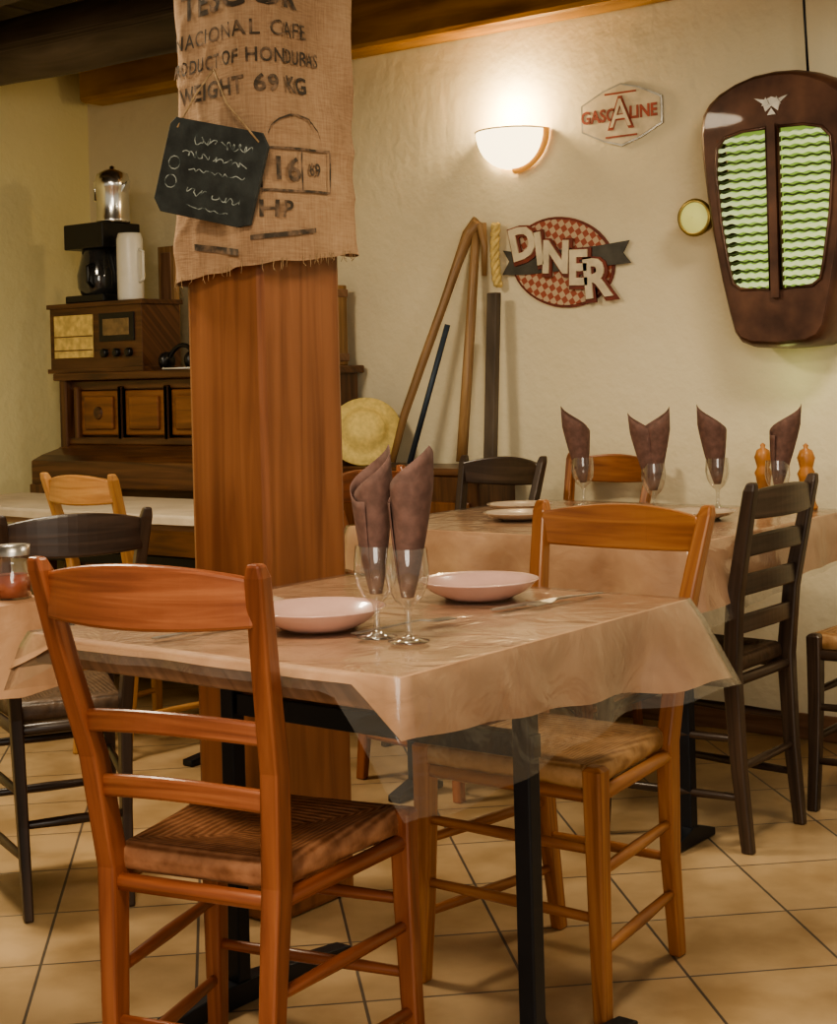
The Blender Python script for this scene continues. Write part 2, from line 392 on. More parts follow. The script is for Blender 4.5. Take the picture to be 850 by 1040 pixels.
sackbar(.0, .19, 1.645, 1.65); sackbar(.0, .19, 1.555, 1.56); sackbar(-.17, -.04, 1.445, 1.425, .014); sackbar(-.02, .13, 1.455, 1.475, .010)
for k in range(8):
    a = math.pi*k/8; a2 = math.pi*(k+1)/8
    sackbar(.09-.075*math.cos(a), .09-.075*math.cos(a2), 1.675+.045*math.sin(a), 1.675+.045*math.sin(a2), .004)
for uu in (.0, .097, .19):
    for z0 in (1.56, 1.59, 1.62): b.add([sackpos(uu-.002, z0, .005), sackpos(uu+.002, z0, .005), sackpos(uu+.002, z0+.03, .005), sackpos(uu-.002, z0+.03, .005)], [(0, 1, 2, 3)], M_ink)
b.build('burlap_coffee_sack')
b = MB(); w, h = .118, .098
pts = [(-w+.012, h), (w-.02, h+.004), (w, h-.02), (w-.004, -h+.01), (w-.03, -h), (-w+.02, -h-.003), (-w, -h+.02), (-w+.002, h-.015)]
tv, tf = curve2d([pts], .004, .0015)
SM = Matrix.Rotation(R(17), 4, 'Z') @ RX @ Matrix.Rotation(R(-15), 4, 'Z')
b.add(tv, tf, M_slate, M=SM)
def scrawl(x0, x1, y0, amp, freq, seed, th=.0022, slope=0):
    n = 60; P = []
    for i in range(n+1):
        t = i/n; x = x0+(x1-x0)*t
        yy = y0+slope*t+amp*math.sin(t*freq+1.2*math.sin(t*freq*.37+seed))*(.5+.5*abs(noise.noise(Vector((t*9, seed, 0)))*2))
        xx = x+amp*.5*math.cos(t*freq*.9+seed)
        P.append(Vector((xx, yy, 0)))
    vs = []
    for i in range(n+1):
        d = (P[min(i+1, n)]-P[max(i-1, 0)]).normalized(); nn = Vector((-d.y, d.x, 0))*th/2
        vs += [P[i]-nn, P[i]+nn]
    b.add(vs, [(2*i, 2*i+2, 2*i+3, 2*i+1) for i in range(n)], M_chalk, M=SM @ Matrix.Translation((0, 0, .0062)))
scrawl(-.05, .0, .062, .012, 22, 1); scrawl(.015, .085, .062, .010, 34, 2)
scrawl(-.07, -.01, .03, .008, 26, 3); scrawl(-.05, .085, -.002, .004, 40, 4, .002, .004); scrawl(.0, .08, .028, .007, 30, 5)
scrawl(-.05, .0, -.045, .008, 20, 6); scrawl(.015, .085, -.05, .007, 30, 7); scrawl(-.04, .06, -.078, .003, 20, 8)
for ox, oy in ((-.088, -.035), (-.088, .005)):
    for i in range(10):
        a = i*.63; scrawl(ox+.014*math.cos(a), ox+.014*math.cos(a+.63), oy+.014*math.sin(a), 0, 1, 1, .0022, .014*(math.sin(a+.63)-math.sin(a)))
a0 = SM @ Vector((w-.02, h-.015, .006)); a1 = SM @ Vector((-w+.02, h-.02, .006))
b.tube([a0, (.05, .0, .14), (.0, .015, .22)], .0022, M_cord, 6); b.tube([a1, (-.04, .0, .17), (.0, .015, .22)], .0022, M_cord, 6)
b.build('slate_menu_sign', (-2.360, 2.368, 1.595))

# ------------------------------------------------------------ chairs
def chair(x, y, rz, W, S, style='bistro', name='dining_chair', ht=0, sx=1):
    b = MB()
    post = [(0, .138, -.04, .026, .030), (.2, .142, -.014, .030, .036), (.43, .150, 0, .034, .042), (.6, .165, -.022, .033, .038),
            (.75, .181, -.065, .032, .034), (.865+ht, .194, -.1, .031, .030), (.885+ht, .196, -.107, .022, .022)]
    if style == 'ladder': post = [(z, hw*.5+.085, yy*.7, a, d) for z, hw, yy, a, d in post]
    for sg in (-1, 1):
        b.loft([rs(sg*hw, yy, z, a, d) for z, hw, yy, a, d in post], W)
        b.loft([rs(sg*(.19+.010*(1-z/.44)**2), .335+.012*(1-z/.44)**2, z, .028+.01*z/.44, .028+.01*z/.44) for z in (0, .15, .3, .42, .452)]+[rs(sg*.19, .335, .46, .026, .026)], W)
    def rail(zc, hgt, arch, th, curve=.03, topx=0):
        secs = []; n = 14
        for i in range(n+1):
            s_ = -1+2*i/n; hw = lerp(post, zc, 1)-.006
            k = 1-s_*s_
            zz = zc+arch*k; hh = hgt+topx*(k**1.0)
            secs.append(rs(s_*hw, lerp(post, zc, 2)-curve*k, zz, th, hh, 'x'))
        b.loft(secs, W)
    if style == 'bistro':
        rail(.828+ht, .068, .006, .02, .032, .026); rail(.655, .034, .012, .014, .03); rail(.553, .034, .012, .014, .026)
    else:
        rail(.83, .065, .004, .018, .02, .012); rail(.73, .05, .006, .014, .02); rail(.635, .05, .006, .014, .02); rail(.54, .045, .006, .014, .02)
    def outl(ins, z):
        P = [(-.15, .005), (.15, .005), (.195, .352), (-.195, .352)]; o = []
        cxx, cyy = 0, .18
        for k in range(4):
            p = Vector(P[k]); q = Vector(P[(k+1) % 4])
            for i in range(4):
                t = i/4; pp = p.lerp(q, t); d = Vector((pp.x-cxx, pp.y-cyy)); L = d.length; pp = Vector((cxx, cyy))+d*(1-ins/L)
                o.append((pp.x, pp.y, z))
        return o
    b.loft([outl(.02, .414), outl(.003, .422), outl(0, .437), outl(.004, .452), outl(.018, .461), outl(.09, .453), outl(.15, .447)], S, True)
    def fr(sg, z): return (sg*(.19+.010*(1-z/.44)**2), .335+.012*(1-z/.44)**2, z)
    def rp(sg, z): return (sg*lerp(post, z, 1), lerp(post, z, 2), z)
    for sg in (-1, 1):
        for z in (.13, .27): b.tube([rp(sg, z), [(a+c)/2 for a, c in zip(rp(sg, z), fr(sg, z))], fr(sg, z)], [.009, .0115, .009], W, 8)
        b.tube([rp(sg, .405), fr(sg, .405)], .014, W, 8)
    for z in (.19, .31): b.tube([fr(-1, z), (0, fr(1, z)[1], z), fr(1, z)], [.009, .0115, .009], W, 8)
    b.tube([fr(-1, .405), fr(1, .405)], .014, W, 8)
    b.tube([rp(-1, .2), (0, rp(1, .2)[1], .2), rp(1, .2)], [.009, .0115, .009], W, 8)
    b.tube([rp(-1, .405), rp(1, .405)], .014, W, 8)
    ob = b.build(name, (x, y, 0), rz, bevel=.005)
    ob.scale = (sx, 1, 1); return ob
chair(-1.70, 1.630, R(12), M_chairA, M_rush, ht=.022, sx=.96)
chair(-1.655, 2.72, R(180), M_chairB, M_rushH)
chair(-1.715, 3.575, R(90), M_chairD, M_rushD, 'ladder', sx=.95)
chair(-1.36, 4.05, R(90), M_chairD, M_rushH, 'ladder')
chair(-2.75, 2.28, R(61), M_chairD, M_rushD, sx=.80)
chair(-3.77, 3.28, 0, M_chairL, M_rushH, sx=.8)
chair(-2.88, 3.60, R(-90), M_chairA, M_rushH, sx=.9)
chair(-2.95, 4.17, R(180), M_chairD, M_rushD, sx=.80)
chair(-2.66, 4.38, R(180), M_chairB, M_rushH, sx=.80)

# ------------------------------------------------------------ tables
def ttable(x0, x1, y0, y1, name='restaurant_table', px=(.08, .11), fl=.3, cy=None, lw=.032):
    b = MB()
    b.box(((x0+x1)/2, (y0+y1)/2, .7195), (x1-x0-.012, y1-y0-.012, .045), M_board)
    c = cy if cy else (y0+y1)/2
    for X in (x0+px[0], x1-px[1]):
        b.box((X, c, .36), (lw, lw, .66), M_black)
        b.box((X, c, .688), (.06, fl*1.4, .018), M_black)
        b.loft([[(X-.02, c+s_*fl, .002), (X+.02, c+s_*fl, .002), (X+.02, c+s_*fl, h_), (X-.02, c+s_*fl, h_)] for s_, h_ in ((-1, .02), (-.15, .045), (.15, .045), (1, .02))], M_black)
    b.box(((x0+x1)/2, c, .56), (x1-x0-px[0]-px[1], .025, .04), M_black)
    return b.build(name, bevel=.003)
def cloth(name, x0, x1, y0, y1, z, ctrl, mat, out=.004, fold=.01, seed=0, rows=8, mids=None):
    C = [(x0, y0), (x1, y0), (x1, y1), (x0, y1)]; P = []
    n = 30; mids = mids or {}
    for k in range(4):
        p = Vector(C[k]); q = Vector(C[(k+1) % 4]); d = (q-p).normalized(); nn = Vector((d.y, -d.x))
        d0 = (p-Vector(C[k-1])).normalized(); n0 = Vector((d0.y, -d0.x))
        for i in range(n):
            t = i/n; e = 3*t*t-2*t*t*t
            drop = ctrl[k][0]*(1-e)+ctrl[(k+1) % 4][0]*e; fl = ctrl[k][1]*max(0, 1-t*4)+ctrl[(k+1) % 4][1]*max(0, t*4-3)
            if k in mids:
                md_, wd = mids[k]
                a = max(0, 1-t/wd); c_ = max(0, (t-(1-wd))/wd)
                drop = md_+(ctrl[k][0]-md_)*a+(ctrl[(k+1) % 4][0]-md_)*c_
            nrm = nn.copy()
            if t < .12: nrm = (nn*(.5+t/.24)+n0*(.5-t/.24)).normalized()
            dn = (C[(k+2) % 4][0]-q.x, C[(k+2) % 4][1]-q.y); n2 = Vector((dn[1], -dn[0])).normalized()
            if t > .88: nrm = (nn*(.5+(1-t)/.24)+n2*(.5-(1-t)/.24)).normalized()
            P.append((p.lerp(q, t), nrm, drop, fl))
    b = MB(); vs = []; m_ = len(P)
    for j in range(rows+1):
        f = j/rows
        for i, (p, nrm, drop, fl) in enumerate(P):
            w = fold*f*(noise.noise(Vector((p.x*9, p.y*9, seed)))+.5*math.sin(i*.8+seed))*min(1, drop/.06)
            dz = drop*f*(1+.15*noise.noise(Vector((p.x*7, p.y*7, seed+4))))
            o = out*min(1, f*4)+max(0, w+fold*.6*f)+fl*f
            vs.append((p.x+nrm.x*o, p.y+nrm.y*o, z-dz))
    fs = [(j*m_+i, j*m_+(i+1) % m_, (j+1)*m_+(i+1) % m_, (j+1)*m_+i) for j in range(rows) for i in range(m_)]
    b.add(vs, fs, mat, True)
    b.add([tuple(v) for v in vs[:m_]], [tuple(range(m_))], mat, False)
    return b.build(name)
AX0, AX1, AY0, AY1 = -2.115, -1.335, 1.672, 2.50
ttable(AX0, AX1, AY0, AY1, px=(.04, .085), cy=2.1)
cloth('paper_tablecloth', AX0, AX1, AY0, AY1, .747, [(.06, .02), (.085, .0), (.14, .075), (.12, .03)], M_kraft, .003, .012, 1, mids={0: (.014, .10)})
cloth('plastic_table_cover', AX0-.003, AX1+.003, AY0-.003, AY1+.003, .7505, [(.10, .02), (.20, .0), (.155, .085), (.13, .035)], M_plas, .006, .014, 1, mids={0: (.03, .14)})
ttable(-2.80, -1.74, 3.30, 4.22, px=(.12, .10), cy=3.42, fl=.1)
cloth('paper_tablecloth', -2.80, -1.74, 3.30, 4.22, .747, [(.12, .02), (.15, .03), (.13, .01), (.12, .02)], M_kraft, .005, .014, 5)
cloth('plastic_table_cover', -2.803, -1.737, 3.297, 4.223, .7505, [(.13, .02), (.19, .03), (.14, .01), (.12, .02)], M_plas, .009, .014, 5)
ttable(-3.25, -2.42, 1.12, 1.98)
cloth('paper_tablecloth', -3.25, -2.42, 1.12, 1.98, .747, [(.17, .02)]*4, M_kraft, .006, .012, 8)
ttable(-4.9, -3.35, 3.36, 3.85)
cloth('paper_tablecloth', -4.9, -3.35, 3.36, 3.85, .747, [(.03, .005)]*4, M_paperw, .004, .004, 9)

# ------------------------------------------------------------ tableware
def glass(x, y, z=.752, h=.145):
    b = MB(); k = h/.145
    prof = [(.001, .002), (.030, .002), (.032, .004), (.012, .008), (.0055, .014), (.0045, .03), (.0045, .045), (.007, .055), (.020, .066), (.030, .085), (.034, .105), (.033, .125), (.031, .145)]
    b.lathe([(r_, zz*k) for r_, zz in prof], M_glass, 24)
    return b.build('wine_glass', (x, y, z))
def napkin(x, y, z=.752, th0=0, lean=(0, 0), H=.30, R1=.034, sh=.215):
    b = MB(); n = 48; rows = 12; turns = 1.3; vs = []
    for j in range(rows+1):
        f = j/rows
        for i in range(n+1):
            s_ = i/n; a = th0+turns*2*math.pi*(s_-.5)
            pk = max(0, 1-abs(s_-.5)*2.3)
            top = sh+(H-sh)*pk
            zz = .070+(top-.070)*f
            g = (zz-.070)/(H-.070)
            rr = .009+R1*min(1, g*1.35)**.9*(.82+.25*s_)
            X = rr*math.cos(a); Y = rr*math.sin(a)
            px_, py_ = math.cos(th0), math.sin(th0); dp = X*px_+Y*py_
            X -= px_*dp*.3*g; Y -= py_*dp*.3*g
            vs.append((X+lean[0]*g, Y+lean[1]*g, zz))
    fs = [(j*(n+1)+i, j*(n+1)+i+1, (j+1)*(n+1)+i+1, (j+1)*(n+1)+i) for j in range(rows) for i in range(n)]
    b.add(vs, fs, M_nap, True)
    return b.build('folded_napkin', (x, y, z), solid=.0012)
for x, y, t, ln in ((-1.548, 1.888, .9, (-.004, .0)), (-1.478, 1.878, .2, (.008, .010))):
    glass(x, y); napkin(x, y, th0=t, lean=ln)
for x, y, t, ln in ((-2.505, 4.05, 3.6, (-.03, 0)), (-2.15, 3.845, .6, (.008, .01)), (-2.085, 4.10, 3.6, (-.02, 0)), (-1.872, 4.04, .4, (.028, .02))):
    glass(x, y); napkin(x, y, th0=t, lean=ln, R1=.044)
napkin(-2.152, 3.843, th0=3.6, lean=(-.032, -.012), H=.285, R1=.036)
def plate(x, y, z=.752, r_=.11, mat=None, deep=.034):
    b = MB()
    prof = [(.001, .004), (r_*.5, .003), (r_*.55, 0), (r_*.6, .004), (r_*.82, deep*.45), (r_*.97, deep*.93), (r_, deep), (r_*.98, deep+.001), (r_*.9, deep*.85), (r_*.76, deep*.42), (r_*.5, .009), (.001, .008)]
    b.lathe(prof, mat or M_plate, 44)
    return b.build('deep_plate', (x, y, z))
plate(-1.665, 2.325); plate(-1.70, 1.925); plate(-1.95, 1.96, mat=M_plate2, deep=.018)
plate(-2.45, 3.62, r_=.10, mat=M_plate2, deep=.02); plate(-2.0, 3.82, r_=.10, mat=M_plate2, deep=.02); plate(-2.60, 3.85, r_=.1, mat=M_plate2, deep=.02)
def cutlery(x, y, rz, kind):
    b = MB()
    if kind == 'table_knife':
        b.loft([[(-.006*k, L, .001), (.006*k, L, .001), (.006*k, L, .004), (-.006*k, L, .004)] for L, k in ((-.1, .8), (-.08, 1), (-.01, .7), (0, 1.2), (.08, 1.4), (.105, .3))], M_steel)
    else:
        b.loft([[(-.006*k, L, .001+q), (.006*k, L, .001+q), (.006*k, L, .003+q), (-.006*k, L, .003+q)] for L, k, q in ((-.1, 1.1, 0), (-.05, .7, .002), (.03, .5, .006), (.045, 1.6, .004), (.06, 2, .002))], M_steel)
        for i in range(4): b.box((-.0095+i*.0063, .08, .004), (.0028, .042, .002), M_steel)
    return b.build(kind, (x, y, .753), rz)
cutlery(-1.575, 1.99, R(-15), 'dinner_fork'); cutlery(-1.84, 1.80, R(-5), 'table_knife')
cutlery(-1.53, 2.30, R(170), 'table_knife'); cutlery(-1.50, 2.36, R(175), 'dinner_fork')
def mill(x, y, s_=1, mat=None):
    b = MB()
    b.lathe([(.001, 0), (.028, 0), (.03, .008), (.024, .02), (.018, .06), (.022, .09), (.026, .1), (.018, .115), (.02, .125), (.025, .145), (.018, .165), (.006, .172), (.008, .18), (.001, .186)], mat or M_mill, 20)
    o = b.build('pepper_mill', (x, y, .752)); o.scale = (s_, s_, s_)
mill(-1.975, 4.17); mill(-1.84, 4.16)
b = MB(); b.lathe([(.001, 0), (.035, 0), (.037, .02), (.037, .055), (.03, .068), (.03, .085), (.033, .085), (.033, .1), (.001, .1)], M_glass, 20)
b.lathe([(.001, .003), (.033, .003), (.033, .045), (.001, .045)], M_ext, 20); b.lathe([(.034, .083), (.034, .102), (.001, .103)], M_steel, 20)
b.build('salt_jar', (-2.49, 1.93, .748))
b = MB(); b.box((0, 0, .045), (.09, .12, .09), M_board); b.box((0, 0, .12), (.07, .09, .06), M_ext); b.build('condiment_box', (-2.60, 1.90, .748), bevel=.008)

# ------------------------------------------------------------ piano, radio, coffee corner
b = MB(); x0, x1 = -4.98, -3.79; xc = (x0+x1)/2; W_ = x1-x0
b.box((xc, 4.33, 1.185), (W_+.05, .46, .03), M_piano)
b.box((xc, 4.36, .62), (W_-.06, .38, 1.1), M_piano)
for X in (x0+.02, x1-.02): b.box((X, 4.33, .6), (.04, .44, 1.17), M_piano)
b.box((xc, 4.16, 1.15), (W_-.02, .04, .04), M_piano); b.box((xc, 4.15, .93), (W_-.02, .05, .03), M_piano)
pw = (W_-.16)/4
for i in range(4):
    X = x0+.08+pw*(i+.5)
    b.box((X, 4.155, 1.04), (pw-.03, .03, .175), M_pianoP)
    b.box((X, 4.135, 1.04), (pw-.09, .012, .13), M_pianoP)
    for sx in (-1, 1): b.box((X+sx*pw/2, 4.15, 1.04), (.026, .05, .21), M_piano)
b.lathe([(.001, 0), (.03, 0), (.02, .006), (.001, .008)], M_piano, 16, M=Matrix.Translation((x0+.08+pw*.5, 4.13, 1.04)) @ RX)
b.loft([[(X, 4.14, .92), (X, 4.10, .90), (X, 4.02, .88), (X, 3.97, .86), (X, 3.97, .76), (X, 4.2, .76), (X, 4.2, .92)] for X in (x0-.01, x1+.01)], M_piano)
for X in (x0+.04, x1-.04):
    b.loft([rs(X, 4.0, z, w, w) for z, w in ((0.03, .05), (.1, .07), (.3, .045), (.6, .06), (.7, .09), (.77, .09))], M_piano)
    b.box((X, 4.13, .03), (.08, .34, .06), M_piano)
b.box((xc, 4.15, .42), (W_-.2, .03, .5), M_pianoP)
b.build('upright_piano', bevel=.006)
ZP = 1.2
b = MB(); b.box((0, 0, .135), (.54, .20, .255), M_piano)
b.box((0, 0, .268), (.56, .22, .018), M_piano); b.box((0, 0, .009), (.56, .22, .018), M_piano)
b.box((-.125, -.102, .145), (.23, .008, .17), M_straw); b.box((.13, -.102, .175), (.20, .008, .11), M_blackpl)
b.box((.13, -.107, .175), (.15, .004, .065), simple('radio_dial', (.22, .15, .08), .3, 0, .3, 30, 0))
for X in (.06, .13, .20): b.lathe([(.017, 0), (.017, .016), (.012, .02), (.001, .02)], M_blackpl, 16, M=Matrix.Translation((X, -.1, .075)) @ RX)
b.box((-.125, -.107, .145), (.235, .003, .004), M_piano); b.box((-.125, -.107, .09), (.235, .003, .004), M_piano)
b.build('vintage_radio', (-4.79, 4.24, ZP), bevel=.008)
b = MB(); b.box((0, 0, .015), (.23, .2, .03), M_blackpl); b.box((0, .045, .15), (.23, .11, .26), M_blackpl); b.box((0, 0, .265), (.23, .2, .10), M_blackpl)
b.lathe([(.001, .03), (.07, .03), (.085, .06), (.088, .11), (.07, .18), (.065, .215), (.001, .215)], simple('carafe', (.03, .03, .03), .1, 0, .1, 9, 0, coat=1), 24, M=Matrix.Translation((0, -.02, 0)))
b.tube([(.05, -.09, .15), (.06, -.13, .14), (.06, -.13, .08), (.05, -.095, .06)], .008, M_blackpl, 8)
b.build('coffee_maker', (-4.86, 4.25, ZP+.278), bevel=.006)
b = MB(); b.lathe([(.001, 0), (.05, 0), (.052, .01), (.052, .24), (.047, .258), (.044, .265), (.001, .265)], M_white, 24)
b.tube([(.045, 0, .2), (.075, 0, .19), (.075, 0, .08), (.045, 0, .07)], .006, M_white, 8)
b.build('white_thermos', (-4.665, 4.22, ZP+.278))
b = MB(); b.lathe([(.001, 0), (.066, 0), (.068, .01), (.064, .02), (.064, .13), (.07, .14), (.07, .16), (.062, .195), (.03, .212), (.010, .216), (.012, .225), (.001, .230)], M_chrome, 28)
b.tube([(-.06, 0, .17), (-.105, 0, .175), (-.105, 0, .10), (-.06, 0, .08)], .007, M_chrome, 8)
b.loft([rs(.055, 0, .12, .02, .02), rs(.095, 0, .16, .012, .012)], M_chrome)
b.build('chrome_coffee_pot', (-4.79, 4.25, ZP+.278+.316))
b = MB()
b.tube([(.07*math.cos(a), .04*math.sin(a)*.5, .02+.075*max(0, math.sin(a))) for a in [i*math.pi/10 for i in range(11)]], .009, M_blackpl, 8)
for sx in (-1, 1): b.lathe([(.001, -.015), (.034, -.012), (.036, 0), (.034, .012), (.001, .015)], M_blackpl, 18, M=Matrix.Translation((sx*.07, 0, .036)) @ Matrix.Rotation(R(90), 4, 'Y'))
b.tube([(-.07, -.02, .01), (-.03, -.06, .006), (.03, -.05, .006), (.06, -.07, .006), (.1, -.04, .006)], .004, M_white, 6)
b.build('headphones', (-4.38, 4.20, ZP+.0))
b = MB(); b.box((0, 0, .15), (.15, .14, .30), M_pole)
for z in (.03, .27): b.box((0, 0, z), (.158, .148, .03), M_board)
b.build('wooden_box', (-3.885, 4.45, ZP), bevel=.004)
b = MB(); b.box((0, 0, .25), (.09, .03, .50), M_pole); b.box((0, -.016, .25), (.06, .004, .45), M_board); b.build('picture_frame', (-4.66, 4.42, ZP), bevel=.003)

# low cabinet with farm tools
b = MB(); x0, x1 = -3.74, -3.09
b.box(((x0+x1)/2, 4.44, .42), (x1-x0, .22, .78), M_piano); b.box(((x0+x1)/2, 4.44, .822), (x1-x0+.02, .24, .026), M_piano)
for i in range(2): b.box((x0+.17+i*.31, 4.325, .42), (.27, .02, .6), M_pianoP)
for i in range(2): b.lathe([(.012, 0), (.012, .02), (.001, .025)], M_steel, 12, M=Matrix.Translation((x0+.27+i*.1, 4.318, .45)) @ RX)
b.box(((x0+x1)/2, 4.44, .02), (x1-x0-.04, .2, .04), M_black)
b.build('low_cabinet', bevel=.005)
b = MB()
pa = [(-3.485, 4.36, .852), (-3.44, 4.38, 1.02), (-3.385, 4.42, 1.2), (-3.325, 4.47, 1.4), (-3.285, 4.51, 1.55), (-3.25, 4.53, 1.65), (-3.215, 4.535, 1.69), (-3.195, 4.535, 1.68), (-3.185, 4.535, 1.6), (-3.185, 4.53, 1.5)]
b.tube(pa, [.012, .015, .016, .016, .018, .023, .024, .018, .012, .009], M_pole, 10)
b.tube([(-3.225, 4.42, .852), (-3.222, 4.47, 1.2), (-3.222, 4.53, 1.6), (-3.222, 4.545, 1.67)], [.02, .019, .017, .014], M_pole, 10)
b.build('wooden_hames')
b = MB(); b.tube([(-3.40, 4.35, .846), (-3.27, 4.42, 1.33)], .010, simple('blue_iron', (.05, .07, .1), .5, .4), 8); b.build('iron_rod')
b = MB(); b.loft([rs(-3.125, 4.45+.05*k, .836+k*.60, .042, .03) for k in (0, .5, 1)], M_beamD); b.build('iron_bar', bevel=.004)
b = MB()
for ph in (0, 2.1, 4.2):
    b.tube([(-3.135+.009*math.cos(t*.9+ph)-.010*math.sin(t/20*3.14), 4.54+.010*math.sin(t*.9+ph), 1.46+t*.0115) for t in range(20)], .009, M_straw, 7)
b.build('straw_rope')
b = MB(); HM = Matrix.Rotation(R(35), 4, 'Z') @ Matrix.Rotation(R(64), 4, 'X')
b.lathe([(.135, 0), (.133, .004), (.10, .010), (.08, .022), (.07, .045), (.04, .06), (.001, .064)], M_hatm, 36, M=HM)
b.build('straw_hat', (-3.65, 4.41, .958))

# ------------------------------------------------------------ wall objects
b = MB(); tl = R(-12)
ell = [(.20*math.cos(a*math.pi/24), .145*math.sin(a*math.pi/24)) for a in range(48)]
T = RX @ Matrix.Rotation(tl, 4, 'Z')
tv, tf = curve2d([[(x*1.05, y*1.06) for x, y in ell]], .003); b.add(tv, tf, M_signr, M=T)
tv, tf = curve2d([ell], .003); b.add(tv, tf, M_check, M=T @ Matrix.Translation((0, 0, .004)))
T2 = RX
rib = [(-.235, .05), (-.21, .01), (-.24, -.035), (-.15, -.04), (.15, -.03), (.275, -.025), (.245, .01), (.27, .05), (.15, .04), (-.15, .035)]
tv, tf = curve2d([rib], .003); b.add(tv, tf, M_signb, M=T2 @ Matrix.Translation((0, .005, .010)))
for i, (ch, X, Z, s_, ro) in enumerate((('D', -.145, .07, .15, 12), ('I', -.078, .045, .15, 6), ('N', -.012, .012, .15, -4), ('E', .075, -.03, .16, -2), ('R', .145, -.07, .18, 4))):
    tv, tf = textm(ch, s_*1.05, .003, .013, 1, .95); b.add(tv, tf, M_signr, M=T2 @ Matrix.Translation((X+.004, Z-.004, .016)) @ Matrix.Rotation(R(ro), 4, 'Z'))
    tv, tf = textm(ch, s_, .004, .006, 1, .95); b.add(tv, tf, M_signw, M=T2 @ Matrix.Translation((X, Z, .021)) @ Matrix.Rotation(R(ro), 4, 'Z'))
b.build('diner_sign', (-2.890, YB-.006, 1.53))
b = MB(); k = .155
hexo = [(-k, .045), (-.07, .085), (0, .105), (.07, .085), (k, .045), (k, -.045), (.07, -.085), (0, -.105), (-.07, -.085), (-k, -.045)]
tv, tf = curve2d([hexo], .003); b.add(tv, tf, M_steel, M=RX)
tv, tf = curve2d([[(x*.95, y*.94) for x, y in hexo]], .002); b.add(tv, tf, M_signw, M=RX @ Matrix.Translation((0, 0, .003)))
for body, X, s_ in (('GASO', -.083, .058), ('LINE', .085, .058), ('A', 0, .15)):
    tv, tf = textm(body, s_, .001, .0016 if body != 'A' else .004, 1, .9); b.add(tv, tf, M_red, M=RX @ Matrix.Translation((X, .0, .007)))
tv, tf = textm('A', .135, .001, .0, 1, .9); b.add(tv, tf, M_signw, M=RX @ Matrix.Translation((0, .0, .010)))
for sz in (-1, 1): b.box((0, -.006, sz*.072), (.12, .002, .006), M_red)
b.build('gasoline_sign', (-2.643, YB-.005, 2.005))
b = MB(); secs = []
for i in range(10):
    ph = i/9*math.pi/2; rr = .132*math.cos(ph)**.85+.002; z = -.13*math.sin(ph)
    secs.append([(rr*math.cos(math.pi+math.pi*j/24), rr*math.sin(math.pi+math.pi*j/24), z) for j in range(25)])
vs = [p for s_ in secs for p in s_]
b.add(vs, [(i*25+j, i*25+j+1, (i+1)*25+j+1, (i+1)*25+j) for i in range(9) for j in range(24)], M_sconce, True)
M_amber = emis('amber_rim', (.6, .28, .07), .4)
b.tube([(.134*math.cos(math.pi+math.pi*j/24), .134*math.sin(math.pi+math.pi*j/24), .0) for j in range(25)], .003, M_signw, 8)
b.tube([(.136*math.cos(-math.pi*j/12*.5), -.006, -.134*math.sin(math.pi*j/12*.5)) for j in range(13)], .013, M_amber, 8)
b.box((0, .0, -.06), (.1, .02, .08), M_pole)
b.build('wall_sconce', (-3.07, YB-.012, 1.995))
# tractor grille
TX, TY, HZ = -2.02, 4.39, 1.635
half = [(0, 2.045), (-.07, 2.04), (-.13, 2.024), (-.185, 2.0), (-.222, 1.972), (-.244, 1.94), (-.252, 1.89), (-.250, 1.82), (-.238, 1.70), (-.218, 1.56), (-.19, 1.41), (-.167, 1.31), (-.152, 1.255), (-.132, 1.228), (-.095, 1.214), (0, 1.208)]
outl = half+[(-x, z) for x, z in half[::-1][1:-1]]
def hole(s_): return [(s_*x, z) for x, z in ((-.018, 1.87), (-.10, 1.868), (-.155, 1.855), (-.182, 1.825), (-.187, 1.75), (-.175, 1.6), (-.152, 1.46), (-.14, 1.41), (-.115, 1.392), (-.018, 1.385))]
sh = lambda P: [(x, z-HZ) for x, z in P]
b = MB()
KF = .90
tv, tf = curve2d([[(x*KF, z*(KF+.05)) for x, z in sh(outl)], sh(hole(1)), sh(hole(-1))], .004, .003); b.add(tv, tf, M_hood, M=Matrix.Translation((0, .004, 0)) @ RX)
secs = [[(x*k, yy, (z-HZ)*k2) for x, z in outl] for yy, k, k2 in ((.0, .90, .95), (.004, .93, .965), (.014, .965, .98), (.032, .99, .993), (.06, 1.0, 1.0), (.12, 1.0, 1.0), (.186, .99, .995))]
b.loft(secs, M_hood, True, False)
for s_ in (1, -1):
    P3 = [Vector((x, -.006, z)) for x, z in sh(hole(s_))]
    b.tube(P3+[P3[0]], .005, M_hood, 8)
tv, tf = curve2d([sh([(x*.98, z) for x, z in ((-.19, 1.88), (.19, 1.88), (.14, 1.375), (-.14, 1.375))])], .002); b.add(tv, tf, M_grilleglow, M=Matrix.Translation((0, .06, 0)) @ RX)
tabx = [(1.385, .125), (1.41, .140), (1.46, .152), (1.6, .175), (1.75, .187), (1.825, .182), (1.87, .15)]
for s_ in (-1, 1):
    for i in range(17):
        z = 1.402+i*.0277; xo = lerp(tabx, z, 1); n = 30; S = []; S2 = []
        for q in range(n+1):
            X = s_*(.020+(xo-.020)*q/n); wv = .0022*math.sin(q*.85)
            S.append([(X, -.001, z-HZ-.0055+wv), (X, .012, z-HZ+.000+wv), (X, .012, z-HZ+.010+wv), (X, -.001, z-HZ+.0055+wv)])
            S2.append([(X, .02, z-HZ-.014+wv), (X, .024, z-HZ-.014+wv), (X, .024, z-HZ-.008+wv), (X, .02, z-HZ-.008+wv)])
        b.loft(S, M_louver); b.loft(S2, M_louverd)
b.box((0, -.010, 1.62-HZ), (.026, .014, .52), M_hood)
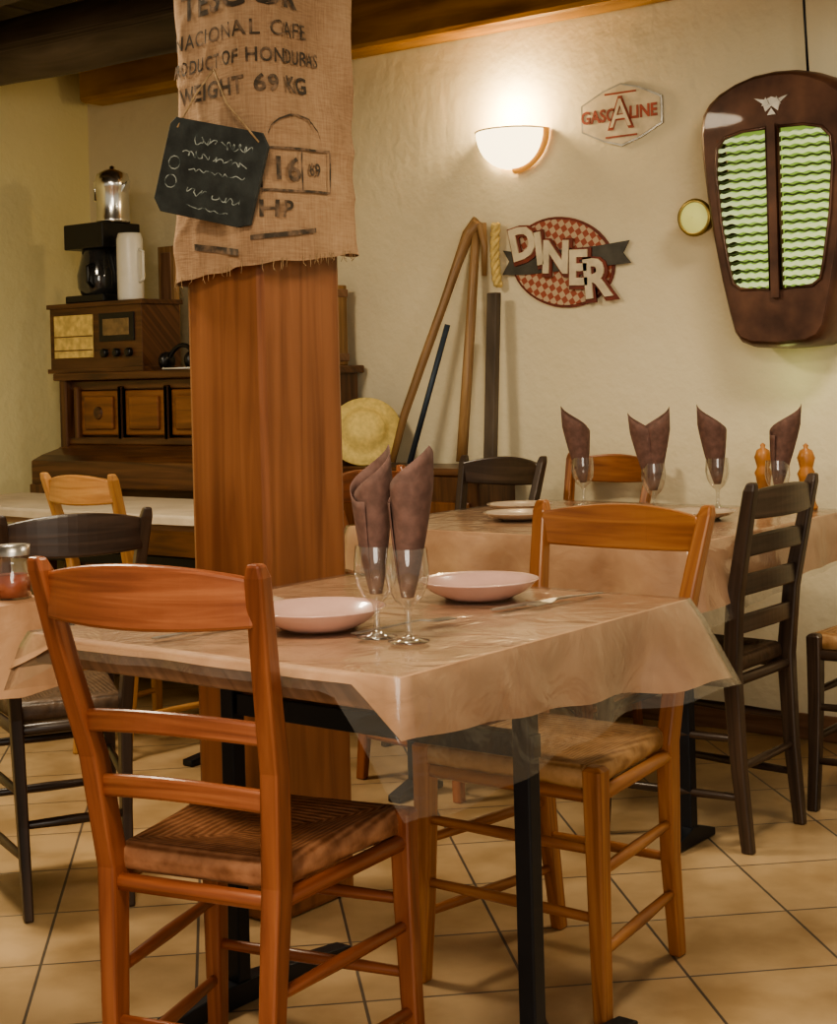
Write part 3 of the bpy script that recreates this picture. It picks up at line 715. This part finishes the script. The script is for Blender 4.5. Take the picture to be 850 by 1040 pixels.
for ang in (0, 120, 240):
    tv, tf = curve2d([[(-.014, .028), (0, .007), (.014, .028)]], .002); b.add(tv, tf, M_steel, M=Matrix.Translation((0, -.006, 1.935-HZ)) @ RX @ Matrix.Rotation(R(ang+180), 4, 'Z'))
tv, tf = curve2d([[(-.055, .022), (-.028, .002), (-.02, -.022), (0, -.006), (.02, -.022), (.028, .002), (.055, .022), (.02, .014), (0, .022), (-.02, .014)]], .002); b.add(tv, tf, M_steel, M=Matrix.Translation((0, -.004, 1.94-HZ)) @ RX)
b.tube([(.09, .06, 2.03-HZ), (.088, .05, 2.2-HZ), (.08, .05, 2.585-HZ)], .004, M_black, 6)
b.build('tractor_grille', (TX, TY, HZ))
b = MB(); b.lathe([(.018, -.13), (.02, -.07), (.045, -.05), (.058, -.01), (.060, .0), (.056, .008), (.048, .006)], M_brass, 30, M=RX)
b.lathe([(.048, .004), (.032, .012), (.001, .016)], M_lens, 30, M=RX)
b.build('tractor_headlamp', (-2.318, 4.45, 1.628))

# ------------------------------------------------------------ lights
def area(name, loc, rot, size, e, col=(1, .84, .60)):
    l = bpy.data.lights.new(name, 'AREA'); l.energy = e; l.size = size; l.color = col; l.shape = 'DISK'
    o = bpy.data.objects.new(name, l); sc.collection.objects.link(o); o.location = loc; o.rotation_euler = rot; return o
area('ceiling_lamp_light', (-1.2, .9, 2.28), (0, 0, 0), .5, 46)
area('ceiling_lamp_light', (-3.4, 2.3, 2.28), (0, 0, 0), .5, 41)
area('ceiling_lamp_light', (-1.3, 3.4, 2.28), (0, 0, 0), .45, 21)
area('window_daylight', (1.2, -1.2, 1.7), (R(80), 0, R(42)), 2.0, 64, (1, .93, .80))
p = bpy.data.lights.new('sconce_bulb', 'POINT'); p.energy = 10; p.color = (1, .74, .40); p.shadow_soft_size = .04
o = bpy.data.objects.new('sconce_bulb', p); sc.collection.objects.link(o); o.location = (-3.07, YB-.09, 2.06)
p = bpy.data.lights.new('grille_lamp', 'POINT'); p.energy = .2; p.color = (.75, .9, .3); p.shadow_soft_size = .03
o = bpy.data.objects.new('grille_lamp', p); sc.collection.objects.link(o); o.location = (TX-.02, 4.46, 1.12)
w = bpy.data.worlds.new('World'); sc.world = w; w.use_nodes = True
w.node_tree.nodes['Background'].inputs[0].default_value = (1, .88, .68, 1); w.node_tree.nodes['Background'].inputs[1].default_value = .40
try: sc.view_settings.look = 'AgX - Medium High Contrast'
except Exception as e: print(e)

# ------------------------------------------------------------ camera
cd = bpy.data.cameras.new('camera'); cam = bpy.data.objects.new('camera', cd); sc.collection.objects.link(cam)
cam.location = (0, 0, 1.16); cam.rotation_euler = (R(90), R(1.5), R(37.6))
cd.sensor_width = 36; cd.lens = 1600/1040*36; cd.shift_y = -140/1040; cd.clip_start = .05
sc.camera = cam
